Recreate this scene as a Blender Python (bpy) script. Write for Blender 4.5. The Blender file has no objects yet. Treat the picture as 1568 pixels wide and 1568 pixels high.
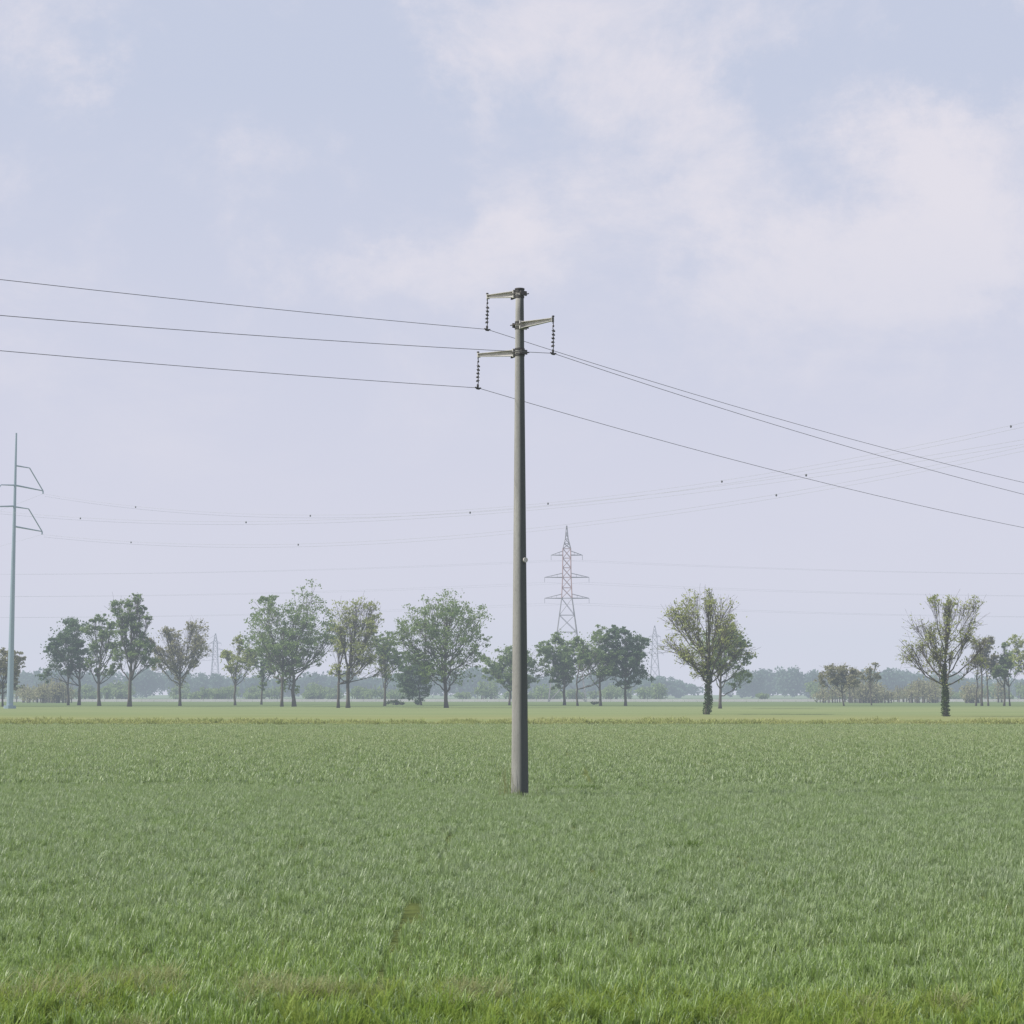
import bpy, math, random
import numpy as np
from mathutils import Vector, Matrix
random.seed(7); R=np.random.RandomState(11)
scene=bpy.context.scene
F=3000.0; EYE=2.2; TH=math.atan(280/3000.0)
cT,sT=math.cos(TH),math.sin(TH)
# ---------------------------------------------------------------- image pixel coordinates to world positions
def ray(u,v):
    x=(u-784)/F; y=(784-v)/F
    return np.array([x, cT-y*sT, sT+y*cT])
def at(u,v,Y):
    r=ray(u,v); t=Y/r[1]; return np.array([r[0]*t, Y, EYE+r[2]*t])
def dist(vb): 
    r=ray(784,vb); return r[1]*(-EYE/r[2])
# ---------------------------------------------------------------- node helpers
def mat(name):
    m=bpy.data.materials.new(name); m.use_nodes=True
    nt=m.node_tree; nt.nodes.clear(); return m,nt
def N(nt,t,**k):
    n=nt.nodes.new(t)
    for a,b in k.items(): setattr(n,a,b)
    return n
def setin(nt,sock,val):
    if isinstance(val,bpy.types.NodeSocket): nt.links.new(val,sock)
    elif isinstance(val,(tuple,list)) and len(val)==3 and sock.type=='RGBA': sock.default_value=(*val,1)
    else: sock.default_value=val
def mixc(nt,f,a,b,bt='MIX'):
    n=N(nt,'ShaderNodeMix',data_type='RGBA',blend_type=bt)
    setin(nt,n.inputs[0],f); setin(nt,n.inputs[6],a); setin(nt,n.inputs[7],b)
    return n.outputs[2]
def math_(nt,op,a,b=0.0,clamp=False):
    n=N(nt,'ShaderNodeMath',operation=op); n.use_clamp=clamp
    setin(nt,n.inputs[0],a); setin(nt,n.inputs[1],b); return n.outputs[0]
def maprange(nt,v,a,b,c=0.0,d=1.0,smooth=False):
    n=N(nt,'ShaderNodeMapRange'); n.clamp=True
    if smooth: n.interpolation_type='SMOOTHSTEP'
    setin(nt,n.inputs[0],v)
    for i,x in enumerate((a,b,c,d)): n.inputs[i+1].default_value=x
    return n.outputs[0]
def noise(nt,vec,scale,detail=3,rough=.5,dist_=0,out=0):
    n=N(nt,'ShaderNodeTexNoise'); n.inputs['Scale'].default_value=scale
    n.inputs['Detail'].default_value=detail; n.inputs['Roughness'].default_value=rough
    n.inputs['Distortion'].default_value=dist_
    if vec is not None: nt.links.new(vec,n.inputs['Vector'])
    return n.outputs[out]
def scalevec(nt,vec,s):
    n=N(nt,'ShaderNodeVectorMath',operation='MULTIPLY'); nt.links.new(vec,n.inputs[0]); n.inputs[1].default_value=s
    return n.outputs[0]
# ---------------------------------------------------------------- materials
def leaf_material(name,c1,c2,trans=.4,nscale=.25):
    m,nt=mat(name); g=N(nt,'ShaderNodeNewGeometry'); o=N(nt,'ShaderNodeOutputMaterial')
    n=noise(nt,g.outputs['Position'],nscale,2)
    f=math_(nt,'ADD',math_(nt,'MULTIPLY',maprange(nt,n,.3,.7),.6),math_(nt,'MULTIPLY',g.outputs['Random Per Island'],.4))
    c=mixc(nt,f,c1,c2)
    d=N(nt,'ShaderNodeBsdfDiffuse'); t=N(nt,'ShaderNodeBsdfTranslucent')
    nt.links.new(c,d.inputs[0]); nt.links.new(mixc(nt,.5,c,(c2[0]*1.2,c2[1]*1.3,c2[2]*.7)),t.inputs[0])
    mx=N(nt,'ShaderNodeMixShader'); mx.inputs[0].default_value=trans
    nt.links.new(d.outputs[0],mx.inputs[1]); nt.links.new(t.outputs[0],mx.inputs[2])
    nt.links.new(mx.outputs[0],o.inputs[0]); return m
def simple(name,c1,c2,rough=.7,metal=0,scale=(3,3,3),bump=0):
    m,nt=mat(name); g=N(nt,'ShaderNodeNewGeometry'); o=N(nt,'ShaderNodeOutputMaterial')
    b=N(nt,'ShaderNodeBsdfPrincipled')
    n=noise(nt,scalevec(nt,g.outputs['Position'],scale),1.0,5,.6)
    nt.links.new(mixc(nt,maprange(nt,n,.3,.7),c1,c2),b.inputs['Base Color'])
    b.inputs['Roughness'].default_value=rough; b.inputs['Metallic'].default_value=metal
    if bump:
        bn=N(nt,'ShaderNodeBump'); bn.inputs['Strength'].default_value=bump; bn.inputs['Distance'].default_value=.01
        nt.links.new(n,bn.inputs['Height']); nt.links.new(bn.outputs[0],b.inputs['Normal'])
    nt.links.new(b.outputs[0],o.inputs[0]); return m
def concrete():
    m,nt=mat('pole_concrete'); g=N(nt,'ShaderNodeNewGeometry'); o=N(nt,'ShaderNodeOutputMaterial')
    b=N(nt,'ShaderNodeBsdfPrincipled'); pos=g.outputs['Position']
    n=noise(nt,scalevec(nt,pos,(9,9,.6)),1.0,6,.6); n2=noise(nt,scalevec(nt,pos,(40,40,12)),1.0,4,.7)
    c=mixc(nt,maprange(nt,n,.3,.7),(.235,.23,.215),(.36,.355,.33))
    # shade on the pole's right side, painted dark by surface normal
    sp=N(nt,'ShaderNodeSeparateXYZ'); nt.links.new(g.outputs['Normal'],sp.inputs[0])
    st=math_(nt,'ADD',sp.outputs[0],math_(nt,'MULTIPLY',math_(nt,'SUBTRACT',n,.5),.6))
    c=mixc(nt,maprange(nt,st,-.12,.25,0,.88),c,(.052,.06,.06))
    c=mixc(nt,maprange(nt,n2,.5,.75,0,.35),c,(.09,.09,.08))
    nt.links.new(c,b.inputs['Base Color']); b.inputs['Roughness'].default_value=.9
    bn=N(nt,'ShaderNodeBump'); bn.inputs['Strength'].default_value=.3; bn.inputs['Distance'].default_value=.01
    nt.links.new(n2,bn.inputs['Height']); nt.links.new(bn.outputs[0],b.inputs['Normal'])
    nt.links.new(b.outputs[0],o.inputs[0]); return m
def wheat_color(nt,pos,isl):
    sp=N(nt,'ShaderNodeSeparateXYZ'); nt.links.new(pos,sp.inputs[0])
    big=noise(nt,scalevec(nt,pos,(.10,.07,0)),1.0,3,.5)
    mid=noise(nt,scalevec(nt,pos,(1.3,.8,0)),1.0,4,.6)
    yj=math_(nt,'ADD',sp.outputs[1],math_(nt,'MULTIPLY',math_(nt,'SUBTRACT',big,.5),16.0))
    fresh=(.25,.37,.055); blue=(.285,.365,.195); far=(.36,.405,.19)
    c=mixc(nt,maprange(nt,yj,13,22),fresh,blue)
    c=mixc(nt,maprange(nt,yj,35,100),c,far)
    c=mixc(nt,maprange(nt,mid,.38,.62,0,.6),c,(.205,.325,.075))
    if isl is not None:
        c=mixc(nt,maprange(nt,isl,.3,1,.0,.6),c,(.44,.50,.37))
    return c
def wheat_material(name):
    m,nt=mat(name); g=N(nt,'ShaderNodeNewGeometry'); o=N(nt,'ShaderNodeOutputMaterial')
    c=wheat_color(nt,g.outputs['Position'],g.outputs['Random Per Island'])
    b=N(nt,'ShaderNodeBsdfPrincipled'); nt.links.new(c,b.inputs['Base Color']); b.inputs['Roughness'].default_value=.42
    t=N(nt,'ShaderNodeBsdfTranslucent'); nt.links.new(mixc(nt,.5,c,(.31,.45,.08)),t.inputs[0])
    mx=N(nt,'ShaderNodeMixShader'); mx.inputs[0].default_value=.34
    nt.links.new(b.outputs[0],mx.inputs[1]); nt.links.new(t.outputs[0],mx.inputs[2])
    nt.links.new(mx.outputs[0],o.inputs[0]); return m
M_wheat=wheat_material('wheat_leaf')
M_dry=leaf_material('dry_grass',(.22,.28,.11),(.42,.41,.24),.35,nscale=.8)
M_verge=leaf_material('verge_grass',(.16,.26,.04),(.33,.39,.12),.4,nscale=1.3)
M_dark_tuft=leaf_material('dark_weeds',(.11,.18,.05),(.19,.27,.09),.35,nscale=1.3)
M_far_verge=leaf_material('field_margin_grass',(.29,.35,.13),(.43,.43,.20),.3,nscale=.12)
M_green=leaf_material('leaves_green',(.14,.21,.09),(.27,.34,.15))
M_dark=leaf_material('leaves_dark',(.085,.14,.08),(.155,.22,.115))
M_yel=leaf_material('leaves_spring',(.28,.32,.12),(.43,.45,.20))
M_brown=leaf_material('leaves_budding',(.25,.24,.15),(.36,.34,.21))
M_ivy=leaf_material('leaves_ivy',(.045,.07,.03),(.11,.15,.055),.2)
M_dist=leaf_material('leaves_distant',(.055,.11,.075),(.11,.17,.105),.2,nscale=.03)
M_bark=simple('bark',(.065,.055,.045),(.12,.105,.085),.9,0,(2,2,.5))
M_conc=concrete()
M_steel=simple('galvanised_steel',(.45,.44,.41),(.60,.58,.54),.5,.15,(8,8,8))
M_iron=simple('dark_iron',(.035,.035,.035),(.09,.08,.07),.6,.3,(10,10,10))
M_wire=simple('wire_aluminium',(.10,.10,.105),(.13,.13,.135),.6,.2,(1,1,1))
M_wire2=simple('conductor_aluminium',(.34,.35,.37),(.42,.43,.45),.6,0,(1,1,1))
M_paint=simple('painted_steel_blue',(.25,.33,.39),(.31,.39,.44),.5,.1,(.5,.5,.3))
M_lat=simple('lattice_steel',(.17,.17,.19),(.24,.23,.25),.6,.1,(.2,.2,.2))
M_latp=simple('lattice_red_paint',(.30,.17,.16),(.36,.22,.21),.6,0,(.2,.2,.2))
M_barr=simple('barrier_concrete',(.62,.58,.57),(.78,.74,.73),.8,0,(.05,.05,.05))
M_asph=simple('asphalt',(.05,.05,.05),(.07,.07,.07),.9,0,(1,1,1))
# ---------------------------------------------------------------- mesh builder
class MB:
    def __init__(s): s.v=[]; s.f=[]; s.n=0
    def add(s,v,f):
        s.v.append(np.asarray(v,float)); s.f.extend([tuple(int(i)+s.n for i in q) for q in f]); s.n+=len(v)
    def tube(s,pts,rad,sides=7,cap=True):
        pts=np.asarray(pts,float); k=len(pts)
        if np.isscalar(rad): rad=[rad]*k
        tg=np.gradient(pts,axis=0); tg/=np.linalg.norm(tg,axis=1)[:,None]+1e-9
        V=[]
        a=np.arange(sides)*2*math.pi/sides
        t0=tg.mean(axis=0); ref=np.array([0,0,1.]) if abs(t0[2])<.9*np.linalg.norm(t0) else np.array([0,1.,0])
        for i in range(k):
            x=np.cross(ref,tg[i]); x/=np.linalg.norm(x)+1e-9; y=np.cross(tg[i],x)
            V.append(pts[i]+rad[i]*(np.cos(a)[:,None]*x+np.sin(a)[:,None]*y))
        f=[]
        for i in range(k-1):
            for j in range(sides):
                j2=(j+1)%sides; f.append((i*sides+j,i*sides+j2,(i+1)*sides+j2,(i+1)*sides+j))
        if cap: f.append(tuple(range(sides))[::-1]); f.append(tuple((k-1)*sides+j for j in range(sides)))
        s.add(np.vstack(V),f)
    def prism(s,p0,p1,w0,h0,w1,h1,side):
        p0=np.asarray(p0,float);p1=np.asarray(p1,float);side=np.asarray(side,float); up=np.array([0,0,1.])
        if abs((p1-p0)[2])>.8*np.linalg.norm(p1-p0): up=np.cross(side,[0,0,1.])
        V=[]
        for p,w,h in ((p0,w0,h0),(p1,w1,h1)):
            for a,b in ((-1,-1),(1,-1),(1,1),(-1,1)): V.append(p+side*a*w/2+up*b*h/2)
        s.add(V,[(3,2,1,0),(4,5,6,7),(0,1,5,4),(1,2,6,5),(2,3,7,6),(3,0,4,7)])
    def leaves(s,c,size,rs):
        n=len(c); 
        if n==0:return
        a=rs.normal(size=(n,3)); a/=np.linalg.norm(a,axis=1)[:,None]
        b=rs.normal(size=(n,3)); b-=a*(a*b).sum(1)[:,None]; b/=np.linalg.norm(b,axis=1)[:,None]
        sz=size*(.6+.8*rs.rand(n))[:,None]
        a=a*sz*.62; b=b*sz*.4
        V=np.stack([c-a,c-b*.9+a*.1,c+a,c+b*.9+a*.1],1).reshape(-1,3)
        f=(np.arange(n*4).reshape(n,4))
        s.add(V,f)
    def obj(s,name,m,parent=None,smooth=False,link=True):
        me=bpy.data.meshes.new(name); V=np.vstack(s.v)
        me.from_pydata(V.tolist(),[],s.f); me.materials.append(m)
        if smooth: me.polygons.foreach_set('use_smooth',[True]*len(me.polygons))
        me.update()
        o=bpy.data.objects.new(name,me)
        if link: scene.collection.objects.link(o)
        if parent: o.parent=parent
        return o
def empty(name,loc=(0,0,0)):
    e=bpy.data.objects.new(name,None); e.location=loc; e.empty_display_size=.5
    scene.collection.objects.link(e); return e
# ---------------------------------------------------------------- ground
def build_ground():
    m,nt=mat('field_ground'); g=N(nt,'ShaderNodeNewGeometry'); o=N(nt,'ShaderNodeOutputMaterial')
    pos=g.outputs['Position']; sp=N(nt,'ShaderNodeSeparateXYZ'); nt.links.new(pos,sp.inputs[0])
    fine=noise(nt,scalevec(nt,pos,(6,6,0)),1.0,4,.7)
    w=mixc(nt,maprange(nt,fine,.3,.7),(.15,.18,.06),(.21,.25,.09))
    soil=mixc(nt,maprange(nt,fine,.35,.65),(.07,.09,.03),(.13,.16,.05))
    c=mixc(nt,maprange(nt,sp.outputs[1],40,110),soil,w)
    st=noise(nt,scalevec(nt,pos,(.012,.05,0)),1.0,4,.6)
    st2=noise(nt,scalevec(nt,pos,(.05,.25,0)),1.0,5,.65)
    yj=math_(nt,'ADD',sp.outputs[1],math_(nt,'MULTIPLY',math_(nt,'SUBTRACT',st,.5),30.0))
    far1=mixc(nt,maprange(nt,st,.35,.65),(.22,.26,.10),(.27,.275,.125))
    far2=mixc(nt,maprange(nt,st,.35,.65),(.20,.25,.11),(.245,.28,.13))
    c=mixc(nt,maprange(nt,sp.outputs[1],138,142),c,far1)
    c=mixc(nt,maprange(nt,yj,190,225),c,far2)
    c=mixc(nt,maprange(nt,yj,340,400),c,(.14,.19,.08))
    c=mixc(nt,maprange(nt,st2,.35,.7,0,.35),c,(.13,.16,.065))
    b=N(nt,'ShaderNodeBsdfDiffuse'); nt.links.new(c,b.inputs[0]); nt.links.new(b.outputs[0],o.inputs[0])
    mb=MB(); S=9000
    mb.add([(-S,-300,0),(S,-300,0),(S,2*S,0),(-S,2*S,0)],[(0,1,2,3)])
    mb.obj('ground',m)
build_ground()
# ---------------------------------------------------------------- grass tiles
def tile(name,size,nplants,bl,h0,h1,wd,spread,m,rs,patch=.0):
    P=rs.rand(nplants,2)*size-size/2
    ph=.65+.7*rs.rand(nplants)
    if patch:
        f=np.zeros(nplants)
        for q in range(6):
            kx,ky=rs.randint(1,5,2)*rs.choice([-1,1],2); f+=np.sin(2*math.pi*(kx*P[:,0]+ky*P[:,1])/size+rs.rand()*6.28)
        ph*=np.clip(1+patch*f/2,.45,1.6)
    idx=np.repeat(np.arange(nplants),bl); n=len(idx)
    base=np.zeros((n,3)); base[:,:2]=P[idx]+rs.normal(size=(n,2))*.012
    az=rs.rand(n)*2*math.pi; d=np.stack([np.cos(az),np.sin(az),np.zeros(n)],1); s=np.stack([-d[:,1],d[:,0],d[:,2]],1)
    h=(h0+(h1-h0)*rs.rand(n))*ph[idx]; bend=h*(.1+spread*rs.rand(n)**1.3); w=wd*(.7+.6*rs.rand(n))
    V=[]
    for t,ww in ((0,.7),(.4,1.),(.75,.75)):
        c=base+d*(bend*t*t)[:,None]; c[:,2]+=h*t*(1-.22*spread*t*t)
        V+= [c-s*(w*ww/2)[:,None], c+s*(w*ww/2)[:,None]]
    c=base+d*(bend)[:,None]; c[:,2]+=h*(1-.3*spread); V.append(c)
    V=np.stack(V,1).reshape(-1,3)
    F_=[]
    for i in range(n):
        k=7*i; F_+=[(k,k+1,k+3,k+2),(k+2,k+3,k+5,k+4),(k+4,k+5,k+6)]
    mb=MB(); mb.v=[V]; mb.f=F_; mb.n=len(V)
    return mb.obj(name,m,link=False)
def scatter(name,tiles,pts,rots,scl=None):
    col=bpy.data.collections.new(name+'_tiles')
    for t in tiles: col.objects.link(t)
    me=bpy.data.meshes.new(name); me.from_pydata([tuple(p) for p in pts],[],[])
    a=me.attributes.new('rz','FLOAT','POINT'); a.data.foreach_set('value',list(map(float,rots)))
    a=me.attributes.new('pick','INT','POINT'); a.data.foreach_set('value',[random.randrange(len(tiles)) for _ in pts])
    a=me.attributes.new('scl','FLOAT','POINT'); a.data.foreach_set('value',[1.0]*len(pts) if scl is None else scl)
    o=bpy.data.objects.new(name,me); scene.collection.objects.link(o)
    ng=bpy.data.node_groups.new(name+'_gn','GeometryNodeTree')
    ng.interface.new_socket('Geometry',in_out='INPUT',socket_type='NodeSocketGeometry')
    ng.interface.new_socket('Geometry',in_out='OUTPUT',socket_type='NodeSocketGeometry')
    gi=ng.nodes.new('NodeGroupInput'); go=ng.nodes.new('NodeGroupOutput')
    ip=ng.nodes.new('GeometryNodeInstanceOnPoints'); ci=ng.nodes.new('GeometryNodeCollectionInfo')
    ci.inputs['Collection'].default_value=col; ci.inputs['Separate Children'].default_value=True; ci.inputs['Reset Children'].default_value=True
    def na(nm,dt):
        x=ng.nodes.new('GeometryNodeInputNamedAttribute'); x.data_type=dt; x.inputs['Name'].default_value=nm
        return [q for q in x.outputs if q.enabled and q.name=='Attribute'][0]
    cx=ng.nodes.new('ShaderNodeCombineXYZ'); ng.links.new(na('rz','FLOAT'),cx.inputs[2])
    ng.links.new(gi.outputs[0],ip.inputs['Points']); ng.links.new(ci.outputs[0],ip.inputs['Instance'])
    ip.inputs['Pick Instance'].default_value=True; ng.links.new(na('pick','INT'),ip.inputs['Instance Index'])
    ng.links.new(cx.outputs[0],ip.inputs['Rotation']); ng.links.new(na('scl','FLOAT'),ip.inputs['Scale'])
    ng.links.new(ip.outputs[0],go.inputs[0])
    md=o.modifiers.new('scatter','NODES'); md.node_group=ng
    return o
# near wheat
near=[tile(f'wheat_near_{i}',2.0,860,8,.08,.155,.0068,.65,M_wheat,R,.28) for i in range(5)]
pts=[];ro=[]
y=14.0
while y<47:
    hw=.27*y+4; n=int(hw//2)+1
    for i in range(-n,n+1):
        pts.append((i*2.0+random.uniform(-.1,.1),y,0)); ro.append(random.randrange(4)*math.pi/2)
    y+=2.0
scatter('wheat_field',near,pts,ro)
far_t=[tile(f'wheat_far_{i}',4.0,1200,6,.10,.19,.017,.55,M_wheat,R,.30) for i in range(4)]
pts=[];ro=[]
y=49.0
while y<139:
    hw=.27*y+6; n=int(hw//4)+1
    for i in range(-n,n+1):
        pts.append((i*4.0+random.uniform(-.2,.2),y,0)); ro.append(random.randrange(4)*math.pi/2)
    y+=4.0
scatter('wheat_field',far_t,pts,ro)
# near verge (rough grass at field edge)
vt=[tile(f'verge_{i}',1.2,230,9,.08,.19,.007,.9,M_verge,R,.2) for i in range(3)]
pts=[];ro=[];sc=[]
y=7.0
while y<14.2:
    for i in range(-8,9):
        if y>12.9 and random.random()<.4: continue
        pts.append((i*1.05+random.uniform(-.2,.2),y+random.uniform(-.25,.25),0)); ro.append(random.random()*6.28); sc.append(random.uniform(.75,1.15))
    y+=.85
scatter('verge_grass',vt,pts,ro,sc)
tf=[tile(f'tuft_{i}',.38,16,10,.12,.30,.006,1.2,M_dry,R) for i in range(3)]
pts=[];ro=[];sc=[]
for (u0,u1,v0,v1,k) in ((90,300,1505,1560,13),(380,590,1520,1560,12),(690,780,1535,1568,7),(0,60,1530,1568,3),(900,1560,1560,1610,6),(0,1560,1585,1700,14)):
    for _ in range(k):
        u=random.uniform(u0,u1); v=random.uniform(v0,v1); Y=dist(v)+.3; pts.append(((u-784)/F*Y,Y,0)); ro.append(random.random()*6.28); sc.append(random.uniform(.5,.95))
scatter('dry_grass_tufts',tf,pts,ro,sc)
# dark tufts in the wheat; beside the pole they stand in for its shadow
wd_=[tile(f'weed_{i}',.45,22,8,.12,.24,.011,1.0,M_dark_tuft,R) for i in range(3)]
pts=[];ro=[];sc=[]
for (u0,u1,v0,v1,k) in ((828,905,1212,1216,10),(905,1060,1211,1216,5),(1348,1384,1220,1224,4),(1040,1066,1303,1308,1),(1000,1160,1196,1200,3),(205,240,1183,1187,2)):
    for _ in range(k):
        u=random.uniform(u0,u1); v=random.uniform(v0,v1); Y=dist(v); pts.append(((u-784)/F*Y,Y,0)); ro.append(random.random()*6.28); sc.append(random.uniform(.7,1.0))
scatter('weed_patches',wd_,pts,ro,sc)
# far margin
mt=[tile(f'margin_{i}',4.0,420,6,.18,.40,.05,.7,M_far_verge,R,.4) for i in range(3)]
pts=[];ro=[];sc=[]
for y in (141,144.5,149,154):
    n=int((.27*y+10)//4)
    for i in range(-n,n+1):
        pts.append((i*4.0,y+random.uniform(-1.2,1.2),0)); ro.append(random.random()*6.28); sc.append(random.uniform(.5,1.0))
scatter('field_margin_grass',mt,pts,ro,sc)
# ---------------------------------------------------------------- concrete utility pole
PY=dist(1223)
LD=np.array([.7071,.7071,0.]); AD=np.array([-.7071,.7071,0.])   # line direction / arm direction
def zat(v,Y=PY): return at(784,v,Y)[2]
PX=at(796,1223,PY)[0]
def build_pole(base,name='utility_pole'):
    e=empty(name,base); H=zat(444)
    rb,rt=.185,.088
    mb=MB(); zs=np.linspace(-.3,H,24)
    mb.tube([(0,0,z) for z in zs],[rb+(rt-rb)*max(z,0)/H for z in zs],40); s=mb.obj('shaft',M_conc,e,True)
    s.data.polygons[-1].use_smooth=False
    r=lambda z: rb+(rt-rb)*z/H
    cl=MB()
    for v in (446,455,494,503,535,544):
        z=zat(v); cl.tube([(0,0,z-.02),(0,0,z+.02)],r(z)+.012,32)
    for v,sg in ((450,1),(498,-1),(540,1)):   # clamp bolts and brackets
        z=zat(v)
        for k in (-1,1):
            p=LD*k*(r(z)+.03); cl.tube([p+AD*.16+np.array([0,0,z]),p-AD*.16+np.array([0,0,z])],.012,8)
        cl.prism(np.array([0,0,z])-AD*sg*(r(z)+.03)-LD*.09,np.array([0,0,z])-AD*sg*(r(z)+.03)+LD*.09,.03,.10,.03,.10,AD)
    cl.tube([(0,0,H),(0,0,H+.03)],rt+.02,24)
    cl.obj('pole_clamps',M_iron,e)
    # plate
    mb=MB(); z=zat(858); c=np.array([r(z)*.8,-r(z)*.75,z]); dn=np.array([.6,-.8,0])
    mb.tube([c+dn*.0,c+dn*.03],.055,20); mb.obj('number_plate',M_steel,e)
    ends=[]
    for k,(v,ln,sg,rise) in enumerate(((450,.98,1,.08),(499,.98,-1,.0),(540,1.27,1,.10))):
        d=AD*sg; z=zat(v); z0=np.array([0,0,z]); r0=r(z)
        a=MB(); p0=z0+d*(r0+.01); p1=z0+d*ln+np.array([0,0,rise])
        a.prism(p0,p1,.012,.13,.012,.06,LD)
        for q in (-1,1):
            t=np.array([0,0,q]); a.prism(p0+t*.066-LD*.04,p1+t*.031-LD*.03,.09,.012,.06,.010,LD)
        a.prism(p0-d*.01,p0+d*.012,.22,.18,.22,.18,LD)
        a.prism(p1-d*.004,p1+d*.02,.08,.10,.08,.10,LD)
        a.obj(f'crossarm_{k+1}',M_steel,e)
        b=MB()
        b.prism(p0+np.array([0,0,-.05])+d*.02,z0+d*.26+np.array([0,0,-.08]),.05,.05,.04,.03,LD)
        tip=p1+d*.03
        b.tube([tip+np.array([0,0,.09]),tip-np.array([0,0,.09])],.013,8)
        b.tube([tip+np.array([0,0,.06]),tip+np.array([0,0,.085])],.028,8)
        zc=tip[2]-.07; L=.66
        pr=[(.009,0),(.009,-.05),(.02,-.055),(.02,-.085),(.009,-.09),(.009,-.13)]
        n=5; st=(L-.25)/n
        for i in range(n):
            zz=-.14-i*st
            pr+=[(.012,zz),(.017,zz-.012),(.040,zz-.030),(.043,zz-.038),(.020,zz-.044),(.011,zz-.052),(.009,zz-st+.01)]
        pr+=[(.009,-L+.09),(.024,-L+.075),(.024,-L+.03),(.010,-L)]
        b.tube([(tip[0]+.006*math.sin(i),tip[1],zc+q[1]) for i,q in enumerate(pr)],[q[0] for q in pr],12)
        bot=np.array([tip[0],tip[1],zc-L])
        b.tube([bot-LD*.09+np.array([0,0,.01]),bot-LD*.03-np.array([0,0,.012]),bot+LD*.03-np.array([0,0,.012]),bot+LD*.09+np.array([0,0,.01])],[.012,.026,.026,.012],8)
        b.obj(f'insulator_string_{k+1}',M_iron,e)
        ends.append(bot+np.array(base))
    return ends
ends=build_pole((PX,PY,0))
def fit(P0,d,obs):
    A=[];B=[]
    for u,v in obs:
        r=ray(u,v); s,t=np.linalg.solve(np.array([[d[0],-r[0]],[d[1],-r[1]]]),-np.array([P0[0],P0[1]]))
        z=EYE+t*r[2]; A.append([s,s*s]); B.append(z-P0[2])
    return np.linalg.lstsq(np.array(A),np.array(B),rcond=None)[0]
def run(mb,P0,d,a,b,L,rad,off=(0,0,0),n=48):
    s=np.linspace(0,L,n); p=P0[None,:]+s[:,None]*d[None,:]+np.array(off); p[:,2]+=a*s+b*s*s
    mb.tube(p,rad,5); return p
W=empty('power_line_wires')
obsR=[(1568,739),(1568,757),(1568,808)]; obsL=[(0,428),(0,483),(0,537)]
SP=80.0
for k in range(3):
    P0=ends[k]
    for d,ob,nm in ((LD,obsR[k],'right'),(-LD,obsL[k],'left')):
        r=ray(*ob); s,t=np.linalg.solve(np.array([[d[0],-r[0]],[d[1],-r[1]]]),-np.array([P0[0],P0[1]]))
        z=EYE+t*r[2]-P0[2]; b=z/(s*s-SP*s); a=-b*SP
        mb=MB(); run(mb,P0,d,a,b,SP,.0062); mb.obj(f'wire_{nm}_{k+1}',M_wire,W)
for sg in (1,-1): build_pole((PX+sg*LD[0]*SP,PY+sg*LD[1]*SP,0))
# weeds at pole foot
wt=MB(); rs=np.random.RandomState(5)
for i in range(34):
    x=rs.uniform(-.42,-.1) if i<22 else rs.uniform(-.3,.6); yy=rs.uniform(-.25,.25); h=rs.uniform(.3,.85) if i<22 else rs.uniform(.2,.35)
    l=rs.uniform(-.22,.08); wt.tube([(PX+x,PY+yy,0),(PX+x+l*.3,PY+yy,h*.55),(PX+x+l,PY+yy,h)],[.005,.004,.002],4)
wt.obj('tall_dry_weeds',M_dry)
# ---------------------------------------------------------------- steel transmission poles
SY=dist(1085); SX=at(15,1085,SY)[0]
D2=np.array([.742,-.668,0]); D2/=np.linalg.norm(D2); A2=np.array([.668,.742,0]); A2/=np.linalg.norm(A2)
zs_=lambda v: at(20,v,SY)[2]
def build_steel(base):
    e=empty('steel_transmission_pole',base); H=zs_(663)
    mb=MB(); mb.tube([(0,0,z) for z in np.linspace(0,H,14)],list(np.linspace(.55,.14,14)),12); 
    mb.tube([(0,0,0),(0,0,.5)],1.0,8); mb.obj('mast',M_paint,e,False)
    a=MB(); out=[]
    for sg,v1,v2 in ((1,713,743),(-1,743,775),(1,776,806)):
        z1,z2=zs_(v1),zs_(v2); l1=17*SY/F/.668; l2=34*SY/F/.668
        d=A2*sg; u1=d*l1+np.array([0,0,z1-.15]); u2=d*l2+np.array([0,0,z2-.5])
        a.tube([(0,0,z1),u1],[.13,.08],6); a.tube([(0,0,z2),u2],[.15,.09],6); a.tube([u1,u2],.09,6)
        a.tube([u2,u2-np.array([0,0,.5])],.12,6)
        out.append(u2-np.array([0,0,.5]))
    a.obj('arms',M_paint,e); return out
so=[p+np.array([SX,SY,0]) for p in build_steel((SX,SY,0))]
T=empty('transmission_line_wires')
obs2=[[(839,770),(1568,647)],[(720,783),(1234,728),(1568,672)],[(458,833),(1188,757),(1568,684)]]
mk=[[209,476,839,1105,1549],[125,378,720,1234],[203,458,1188]]
ends2=[]
for k in range(3):
    P0=so[k]; a,b=fit(P0,D2,obs2[k]); L=min(max(-a/b,190),300)
    for q,off in enumerate(((0,0,0),(.25,.25,-.38))):
        mb=MB(); run(mb,P0,D2,a,b,L,.013,off,70); mb.obj(f'conductor_{k+1}_{q+1}',M_wire2,T,False)
    mb=MB(); run(mb,P0,-D2,a,b,L,.013); mb.obj(f'conductor_back_{k+1}',M_wire2,T)
    mb=MB()
    for u in mk[k]:
        r=ray(u,700); s,t=np.linalg.solve(np.array([[D2[0],-r[0]],[D2[1],-r[1]]]),-np.array([P0[0],P0[1]]))
        p=P0+D2*s; p[2]+=a*s+b*s*s-.1
        mb.tube([p+np.array([0,0,-.15+.3*i/5]) for i in range(6)],[.03,.085,.11,.11,.085,.03],8)
    mb.obj(f'bird_marker_{k+1}',M_wire,T)
    ends2.append(L)
Lm=float(np.mean(ends2)); build_steel((SX+D2[0]*Lm,SY+D2[1]*Lm,0))
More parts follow.
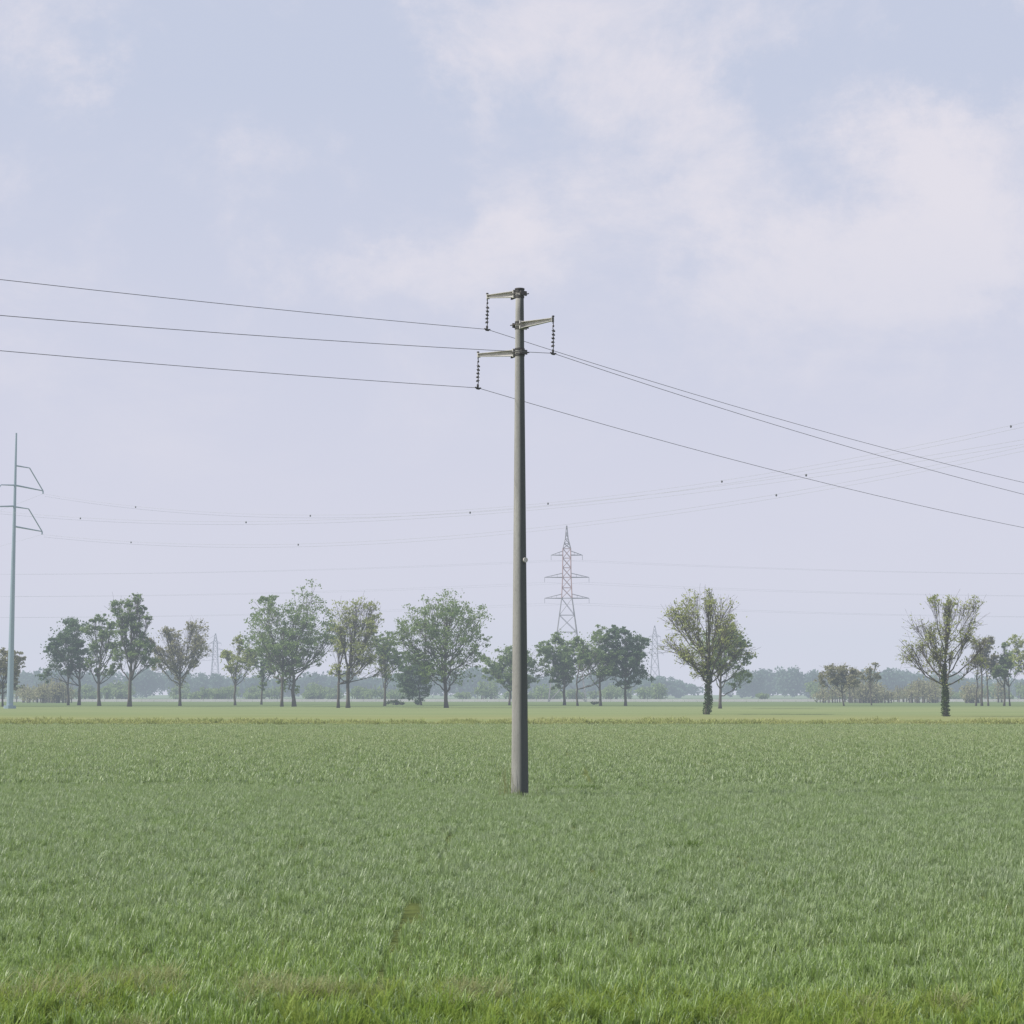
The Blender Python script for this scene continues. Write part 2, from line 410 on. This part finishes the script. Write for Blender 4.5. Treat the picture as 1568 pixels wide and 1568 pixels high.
# ---------------------------------------------------------------- lattice pylons
def lattice(name,u,Y,vt,arms,m,m2,thick=.14):
    X=at(u,900,Y)[0]; e=empty(name,(X,Y,0)); px=Y/F
    z=lambda v: at(u,v,Y)[2]
    prof=arms['prof']
    zz=[0]+[z(v) for v,_ in prof]; ww=[prof[0][1]*px*1.9]+[w*px for _,w in prof]
    L=MB(); U=MB()
    for i in range(len(zz)-1):
        B=U if arms.get('red',(9e9,0))[0]<= (zz[i]+zz[i+1])/2 <=arms.get('red',(0,0))[1] else L
        seg=max(1,int(round((zz[i+1]-zz[i])/max(2.2*(ww[i]+ww[i+1])/2*1.1,2.0)))); 
        for j in range(seg):
            za=zz[i]+(zz[i+1]-zz[i])*j/seg; zb=zz[i]+(zz[i+1]-zz[i])*(j+1)/seg
            wa=ww[i]+(ww[i+1]-ww[i])*j/seg; wb=ww[i]+(ww[i+1]-ww[i])*(j+1)/seg
            ca=[np.array([sx*wa,sy*wa,za]) for sx,sy in ((-1,-1),(1,-1),(1,1),(-1,1))]
            cb=[np.array([sx*wb,sy*wb,zb]) for sx,sy in ((-1,-1),(1,-1),(1,1),(-1,1))]
            for q in range(4):
                q2=(q+1)%4
                B.tube([ca[q],cb[q]],thick,4); B.tube([ca[q],cb[q2]],thick*.55,4); B.tube([ca[q2],cb[q]],thick*.55,4); B.tube([cb[q],cb[q2]],thick*.5,4)
    tips=[]
    for v,wl in arms['arms']:
        za=z(v); w=np.interp(za,zz,ww)
        for sg in (-1,1):
            tip=np.array([sg*wl*px,0,za]); 
            for sy in (-1,1):
                L.tube([(sg*w,sy*w,za),tip],thick*.8,4); L.tube([(sg*w,sy*w,za+1.3),tip],thick*.5,4)
            for t in (.3,.6):
                pa=np.array([sg*w,0,za])*(1-t)+tip*t; L.tube([pa,pa+np.array([0,0,1.3*(1-t)])],thick*.4,4)
            L.tube([tip,tip-np.array([0,0,1.6])],thick*.5,5)
            tips.append(tip-np.array([0,0,1.6])+np.array([X,Y,0]))
    L.obj('lattice_frame',m,e)
    if U.n: U.obj('painted_section',m2,e)
    return tips
PYL=620.0
arms=dict(prof=[(968,15),(916,8),(884,6.5),(840,6),(825,2.2),(805,.4)],arms=[(850,24),(884,34),(916,34)],red=(at(868,914,PYL)[2],at(868,838,PYL)[2]))
tips=lattice('lattice_pylon',868,PYL,803,arms,M_lat,M_latp,.12)
lattice('lattice_pylon',868-1750,PYL,803,arms,M_lat,M_latp,.12)
lattice('lattice_pylon',868+1750,PYL,803,arms,M_lat,M_latp,.12)
far_a=dict(prof=[(1040,6),(1010,4),(985,3),(970,.5)],arms=[(985,9),(995,12),(1005,12)])
lattice('lattice_pylon',331,1300,968,far_a,M_lat,M_latp,.14)
far_b=dict(prof=[(1040,7),(1005,4.5),(975,3.5),(958,.5)],arms=[(975,9),(988,13),(1000,13)])
lattice('lattice_pylon',1002,1200,958,far_b,M_lat,M_latp,.14)
PW=empty('pylon_line_wires'); mb=MB(); Lw=1750*PYL/F
for p in tips:
    for sg in (-1,1):
        S=4.5; run(mb,p,np.array([sg*1.,0,0]),-4*S/Lw,4*S/Lw**2,Lw,.018,n=40)
mb.obj('conductors',M_wire2,PW)
# ---------------------------------------------------------------- trees
def bez(p0,p1,p2,n): 
    t=np.linspace(0,1,n)[:,None]; return (1-t)**2*p0+2*t*(1-t)*p1+t*t*p2
def tree(name,u,vb,vt,u0,u1,vcb,dens,m,seed,ivy=0,trunks=None,lobes=13,leaf=.40,twig=1.0,open_=False):
    rs=np.random.RandomState(seed); Y=dist(vb); px=Y/F; X=(u-784)/F*Y
    H=(vb-vt)*px; Wd=(u1-u0)*px*1.10; cx=((u0+u1)/2-u)*px; zc0=(vb-vcb)*px
    leaf=leaf*Y/440.; lobes=int(lobes*1.6)
    e=empty(name,(X,Y,0)); C=np.array([cx,0,(H+zc0)/2]); Rr=np.array([Wd/2,Wd/2*.85,(H-zc0)/2])
    r0=.0175*H; wood=MB(); lv=MB()
    tr=trunks or [0]
    mains=[]
    for k,tx in enumerate(tr):
        tx=tx*px; top=np.array([cx*.6+tx*.6+rs.normal()*.3,rs.normal()*.5,zc0+(H-zc0)*(.5 if open_ else .72)])
        p=bez(np.array([tx,rs.normal()*.5*(k>0),-.1]),np.array([tx*1.0+rs.normal()*.35,0,top[2]*.5]),top,12)
        p[2:-1,:2]+=rs.normal(size=(9,2))*r0*.25
        rr=r0*(1 if k==0 else .75)*np.linspace(1,.2,12); rr[0]*=1.35
        wood.tube(p,rr,8); mains.append((p,rr))
    # irregular silhouette: envelope radius varies with direction, squarer than an ellipsoid
    K=rs.normal(size=(5,3)); ka=rs.uniform(-.25,.25,5)
    def env(d): return (1+sum(ka[i]*math.sin(2.3*float(K[i]@d)+i) for i in range(5))*.6)
    cs=[];tries=0
    while len(cs)<lobes and tries<6000:
        tries+=1
        d=rs.normal(size=3); d/=np.linalg.norm(d); sq=1/(np.sum(abs(d)**3.0)**(1/3.0)); f=min(env(d),1.06)*min(sq,1.2)
        q=d*rs.uniform(.55 if open_ else .3,.90)*f
        if q[2]<-1.0: continue
        p=C+q*Rr*np.array([1-.15*max(0,q[2]),1,1])
        if all(np.linalg.norm((p-c)/Rr)>.34-.0005*tries/4 for c in cs): cs.append(p)
    for c in cs:
        rad=Rr.min()*(rs.uniform(.13,.32) if open_ else rs.uniform(.20,.42))
        mp,mr=mains[rs.randint(len(mains))]
        hz=np.clip(c[2]*rs.uniform(.40,.72),zc0*.7,mp[-1][2]*.98); i=int(np.argmin(abs(mp[:,2]-hz))); s=mp[i]
        rl=min(mr[i]*.7,r0*.38)
        mid=(s+c)/2; mid[:2]=s[:2]+(c[:2]-s[:2])*.65; mid[2]=s[2]+(c[2]-s[2])*.35
        mid+=rs.normal(size=3)*rad*.25
        L=bez(s,mid,c,8); L[1:-1]+=rs.normal(size=(6,3))*rad*.06
        wood.tube(L,np.linspace(rl,rl*.22,8),6)
        nt_=int(9*twig+5); ds=dens*(rs.uniform(.25,1.4) if open_ else rs.uniform(.5,1.3))
        for j in range(nt_):
            d=rs.normal(size=3); d[2]+=.3; d/=np.linalg.norm(d)
            tip=c+d*rad*rs.uniform(.4,1.35)*np.array([1,1,.9]); st=L[rs.randint(3,8)]
            mm=(st+tip)/2+rs.normal(size=3)*rad*.14
            wood.tube(bez(st,mm,tip,4),np.linspace(rl*.24,.03*Y/440,4),4,False)
            for _ in range(2 if twig>1 else 0):
                tp2=tip+rs.normal(size=3)*rad*.45; wood.tube([mm,tp2],[rl*.13,.022*Y/440],3,False)
            n=int(ds*rs.uniform(.5,1.5)*27); cr=rad*rs.uniform(.22,.5)
            g=rs.normal(size=(n,3)); g/=np.linalg.norm(g,axis=1)[:,None]+1e-9
            lv.leaves(tip+g*(rs.rand(n)**.6)[:,None]*cr*np.array([1.2,1.2,.75]),leaf,rs)
            if open_:
                n=int(ds*7); tt=rs.rand(n)[:,None]; lv.leaves(s*(1-tt)+c*tt+(mid-(s+c)/2)*2*tt*(1-tt)*1.0+rs.normal(size=(n,3))*rad*.22,leaf,rs)
    n=int(dens*350); g=rs.normal(size=(n,3)); g/=np.linalg.norm(g,axis=1)[:,None]
    lv.leaves(C+g*(rs.rand(n)**.4)[:,None]*Rr*.95,leaf,rs)
    wood.obj('trunk_and_limbs',M_bark,e,True)
    if lv.n: lv.obj('foliage',m,e)
    if ivy:
        iv=MB(); n=int(1500*ivy); h=rs.rand(n)**.8*H*.42; a=rs.rand(n)*6.28
        tx=np.interp(h,mains[0][0][:,2],mains[0][0][:,0]); rr=(r0*1.5*(1.15-h/(H*.6)))*rs.uniform(.6,1.35,n)
        iv.leaves(np.stack([tx+np.cos(a)*rr,np.sin(a)*rr,h],1),leaf*.8,rs); iv.obj('ivy',M_ivy,e)
T_=[
('poplar_tree',8,1082,988,-20,36,1060,.8,M_brown,1,{}),
('linden_tree',124,1080,943,64,152,1048,1.4,M_dark,2,dict(trunks=[0,-16])),
('linden_tree',155,1081,930,132,186,1042,1.1,M_green,3,dict(lobes=10)),
('poplar_tree',201,1082,900,166,237,1040,.85,M_green,4,dict(twig=1.4)),
('walnut_tree',278,1081,950,230,325,1035,.40,M_brown,5,dict(twig=2.0,lobes=13,open_=True)),
('young_tree',362,1080,978,340,398,1048,.8,M_yel,6,dict(lobes=9)),
('young_tree',402,1079,985,382,432,1052,1.0,M_green,7,dict(lobes=8)),
('linden_tree',452,1082,908,378,512,1048,1.1,M_green,8,dict(trunks=[0,-18],lobes=22)),
('poplar_tree',534,1084,912,497,597,1048,.48,M_yel,9,dict(twig=1.7,trunks=[0,-15],lobes=14)),
('young_tree',590,1081,965,555,622,1048,.8,M_green,10,dict(lobes=10)),
('elder_tree',646,1080,1002,602,670,1074,1.4,M_dark,11,dict(lobes=12)),
('linden_tree',684,1084,907,612,752,1045,.95,M_green,12,dict(lobes=22)),
('maple_tree',780,1080,983,733,845,1052,1.3,M_green,13,dict(lobes=16)),
('linden_tree',864,1080,958,832,908,1050,1.5,M_green,14,dict(lobes=13)),
('linden_tree',919,1081,962,880,952,1050,1.5,M_green,15,dict(trunks=[0,-35],lobes=13)),
('linden_tree',957,1081,960,924,998,1050,1.5,M_dark,16,dict(lobes=14)),
('oak_tree',1081,1094,893,1013,1143,1035,.40,M_yel,17,dict(ivy=1.3,twig=1.6,lobes=18,open_=True)),
('maple_tree',1101,1085,945,1066,1153,1058,1.3,M_green,18,dict(lobes=12)),
('oak_tree',1445,1097,908,1384,1508,1030,.22,M_yel,19,dict(ivy=1.4,twig=1.8,lobes=16,open_=True)),
('bare_tree',1290,1081,1012,1252,1318,1060,.7,M_brown,20,dict(twig=1.6,lobes=9)),
('young_tree',1332,1080,1015,1318,1346,1050,.35,M_brown,21,dict(lobes=6)),
('poplar_tree',1500,1081,975,1482,1528,1050,.55,M_brown,22,dict(trunks=[0,-8,8],lobes=9,twig=1.5)),
('poplar_tree',1534,1081,985,1512,1560,1045,.6,M_green,23,dict(trunks=[0,9],lobes=9,twig=1.5)),
('maple_tree',1575,1082,962,1546,1610,1040,1.0,M_yel,24,dict(lobes=11)),
('maple_tree',1660,1082,940,1610,1720,1040,1.2,M_green,25,{}),
('linden_tree',-70,1082,930,-120,-20,1040,1.3,M_green,26,{}),
]
for t in T_:
    nm,u,vb,vt_,a0,a1,vc,de,mm,sd,kw=t
    tree(nm,u,vb,vt_,a0,a1,vc,de,mm,sd,**kw)
def brush(name,items,m,leafsz,per,seed,wood=True):
    rs=np.random.RandomState(seed); lv=MB(); wd=MB()
    for (X,Y,W_,H_) in items:
        k=max(3,int(per*W_/8))
        for j in range(5):
            c=np.array([X+rs.uniform(-.35,.35)*W_,Y+rs.uniform(-.3,.3)*W_,H_*rs.uniform(.3,.72)]); rr=np.array([W_*.3,W_*.3,H_*.30])
            g=rs.normal(size=(k,3)); g/=np.linalg.norm(g,axis=1)[:,None]; lv.leaves(c+g*(rs.rand(k)**.5)[:,None]*rr,leafsz,rs)
            if wood: wd.tube([(c[0],c[1],0),tuple(c),(c[0]+rs.normal()*.5,c[1],H_*.9)],[.16,.1,.04],4)
    e=empty(name); lv.obj('foliage',m,e)
    if wood: wd.obj('stems',M_bark,e)
rs=np.random.RandomState(3)
far=[]
for i in range(480):
    Y=rs.uniform(1150,1350); u=rs.uniform(-900,2500); X=(u-784)/F*Y
    hh=(39+5*math.sin(u/90.)+4*math.sin(u/37.+1)+rs.uniform(-6,6))*Y/F
    far.append((X,Y,rs.uniform(10,20),hh))
brush('distant_treeline',far,M_dist,1.7,70,31,False)
mid=[]
for i in range(190):
    Y=rs.uniform(720,800); u=rs.uniform(-400,2000)
    if 1040<u<1230 and rs.rand()<.85: continue
    mid.append(((u-784)/F*Y,Y,rs.uniform(5,10),rs.uniform(12,32)*Y/F))
brush('distant_hedgerow',mid,M_green,.8,75,32)
mid=[]
for i in range(60):
    Y=rs.uniform(520,600); u=rs.choice([rs.uniform(1240,1345),rs.uniform(1345,1440),rs.uniform(1470,1640),rs.uniform(40,110)])
    mid.append(((u-784)/F*Y,Y,rs.uniform(4,8),rs.uniform(18,42)*Y/F))
brush('budding_scrub',mid,M_brown,.5,80,33)
brush('brush_pile',[((602-784)/F*430,430,3.0,1.3),((612-784)/F*432,432,2.4,.9),((640-784)/F*430,430,1.6,.8),((908-784)/F*440,440,2.2,.8)],M_ivy,.35,90,34)
# ---------------------------------------------------------------- road with barrier
rd=empty('distant_road')
mb=MB(); mb.add([(-700,640,.05),(900,640,.05),(900,650,.05),(-700,650,.05)],[(0,1,2,3)]); mb.obj('asphalt',M_asph,rd)
mb=MB()
x=-700
while x<900:
    mb.prism((x,638,.4),(x+3.9,638,.4),.3,.8,.3,.8,(0,1,0)); x+=4
mb.obj('concrete_barrier',M_barr,rd)
# ---------------------------------------------------------------- haze (absorbing / glowing air, cheap and noise free)
m,nt=mat('haze_air'); o=N(nt,'ShaderNodeOutputMaterial')
SG=.00050; AIR=(.565,.65,.76)
ab=N(nt,'ShaderNodeVolumeAbsorption'); ab.inputs['Color'].default_value=(0,0,0,1); ab.inputs['Density'].default_value=SG
em=N(nt,'ShaderNodeEmission'); em.inputs[0].default_value=(*AIR,1); em.inputs[1].default_value=SG
ad=N(nt,'ShaderNodeAddShader'); nt.links.new(ab.outputs[0],ad.inputs[0]); nt.links.new(em.outputs[0],ad.inputs[1])
nt.links.new(ad.outputs[0],o.inputs['Volume'])
mb=MB(); a,b,c,d,z0,z1=-2500,2500,-200,1450,-2,45
mb.add([(a,c,z0),(b,c,z0),(b,d,z0),(a,d,z0),(a,c,z1),(b,c,z1),(b,d,z1),(a,d,z1)],[(3,2,1,0),(4,5,6,7),(0,1,5,4),(1,2,6,5),(2,3,7,6),(3,0,4,7)])
mb.obj('atmospheric_haze',m)
# ---------------------------------------------------------------- sun & sky
EL=math.radians(43); AL=math.radians(10)
S=Vector((-math.cos(EL)*math.cos(AL),-math.cos(EL)*math.sin(AL),math.sin(EL)))
sl=bpy.data.lights.new('sun','SUN'); sl.energy=4.6; sl.angle=math.radians(1.5); sl.color=(1,.95,.87)
so_=bpy.data.objects.new('sun',sl); so_.rotation_euler=S.to_track_quat('Z','Y').to_euler(); scene.collection.objects.link(so_)
w=bpy.data.worlds.new('World'); scene.world=w; w.use_nodes=True; nt=w.node_tree; nt.nodes.clear()
out=N(nt,'ShaderNodeOutputWorld'); bg=N(nt,'ShaderNodeBackground'); bg.inputs[1].default_value=.1
sky=N(nt,'ShaderNodeTexSky',sky_type='NISHITA'); sky.sun_disc=False; sky.sun_elevation=EL; sky.sun_rotation=math.atan2(S.x,S.y)
tc=N(nt,'ShaderNodeTexCoord'); gen=tc.outputs['Generated']
wn=noise(nt,gen,9,8,.66,0,1)
sub=N(nt,'ShaderNodeVectorMath',operation='SUBTRACT'); nt.links.new(wn,sub.inputs[0]); sub.inputs[1].default_value=(.5,.5,.5)
wv=scalevec(nt,sub.outputs[0],(.24,.24,.18))
ad=N(nt,'ShaderNodeVectorMath',operation='ADD'); nt.links.new(gen,ad.inputs[0]); nt.links.new(wv,ad.inputs[1]); wc=ad.outputs[0]
n1=noise(nt,scalevec(nt,gen,(1,1,1.5)),8,11,.66,.3)
acc=math_(nt,'MULTIPLY',math_(nt,'SUBTRACT',n1,.5),2.7)
for (u,v_,r,wt_) in ((960,50,340,.75),(700,20,200,.35),(1250,330,200,.45),(1490,310,200,.5),(735,380,160,.5),(90,0,200,.5),(545,405,110,.4),(1500,120,170,-.8),(1250,170,150,-.45),(150,270,330,-.5),(220,110,200,-.3),(540,190,220,-.35),(1230,480,200,.5),(1420,420,160,.4),(800,560,200,-.1)):
    D=ray(u,v_); D/=np.linalg.norm(D)
    dp=N(nt,'ShaderNodeVectorMath',operation='DISTANCE'); nt.links.new(wc,dp.inputs[0]); dp.inputs[1].default_value=tuple(D)
    acc=math_(nt,'ADD',acc,maprange(nt,dp.outputs['Value'],r/F*1.1,0,0,wt_,True))
sp=N(nt,'ShaderNodeSeparateXYZ'); nt.links.new(gen,sp.inputs[0])
cl=math_(nt,'MULTIPLY',maprange(nt,acc,-.25,.85,0,1,True),maprange(nt,sp.outputs[2],.10,.24,.15,1))
base=mixc(nt,maprange(nt,sp.outputs[2],0,.30,0,1),(7.5,7.15,8.3),(5.8,6.25,7.75))
veil=mixc(nt,cl,base,(8.15,7.8,8.5))
fin=mixc(nt,.94,sky.outputs[0],veil)
nt.links.new(fin,bg.inputs[0]); nt.links.new(bg.outputs[0],out.inputs[0])
# ---------------------------------------------------------------- camera
cd=bpy.data.cameras.new('camera'); cd.sensor_width=36; cd.lens=36*F/1568; cd.clip_end=30000; cd.clip_start=.1
co=bpy.data.objects.new('camera',cd); co.location=(0,0,EYE); co.rotation_euler=(math.pi/2+TH,0,0)
scene.collection.objects.link(co); scene.camera=co
scene.view_settings.view_transform='Standard'; scene.view_settings.look='None'; scene.view_settings.exposure=0
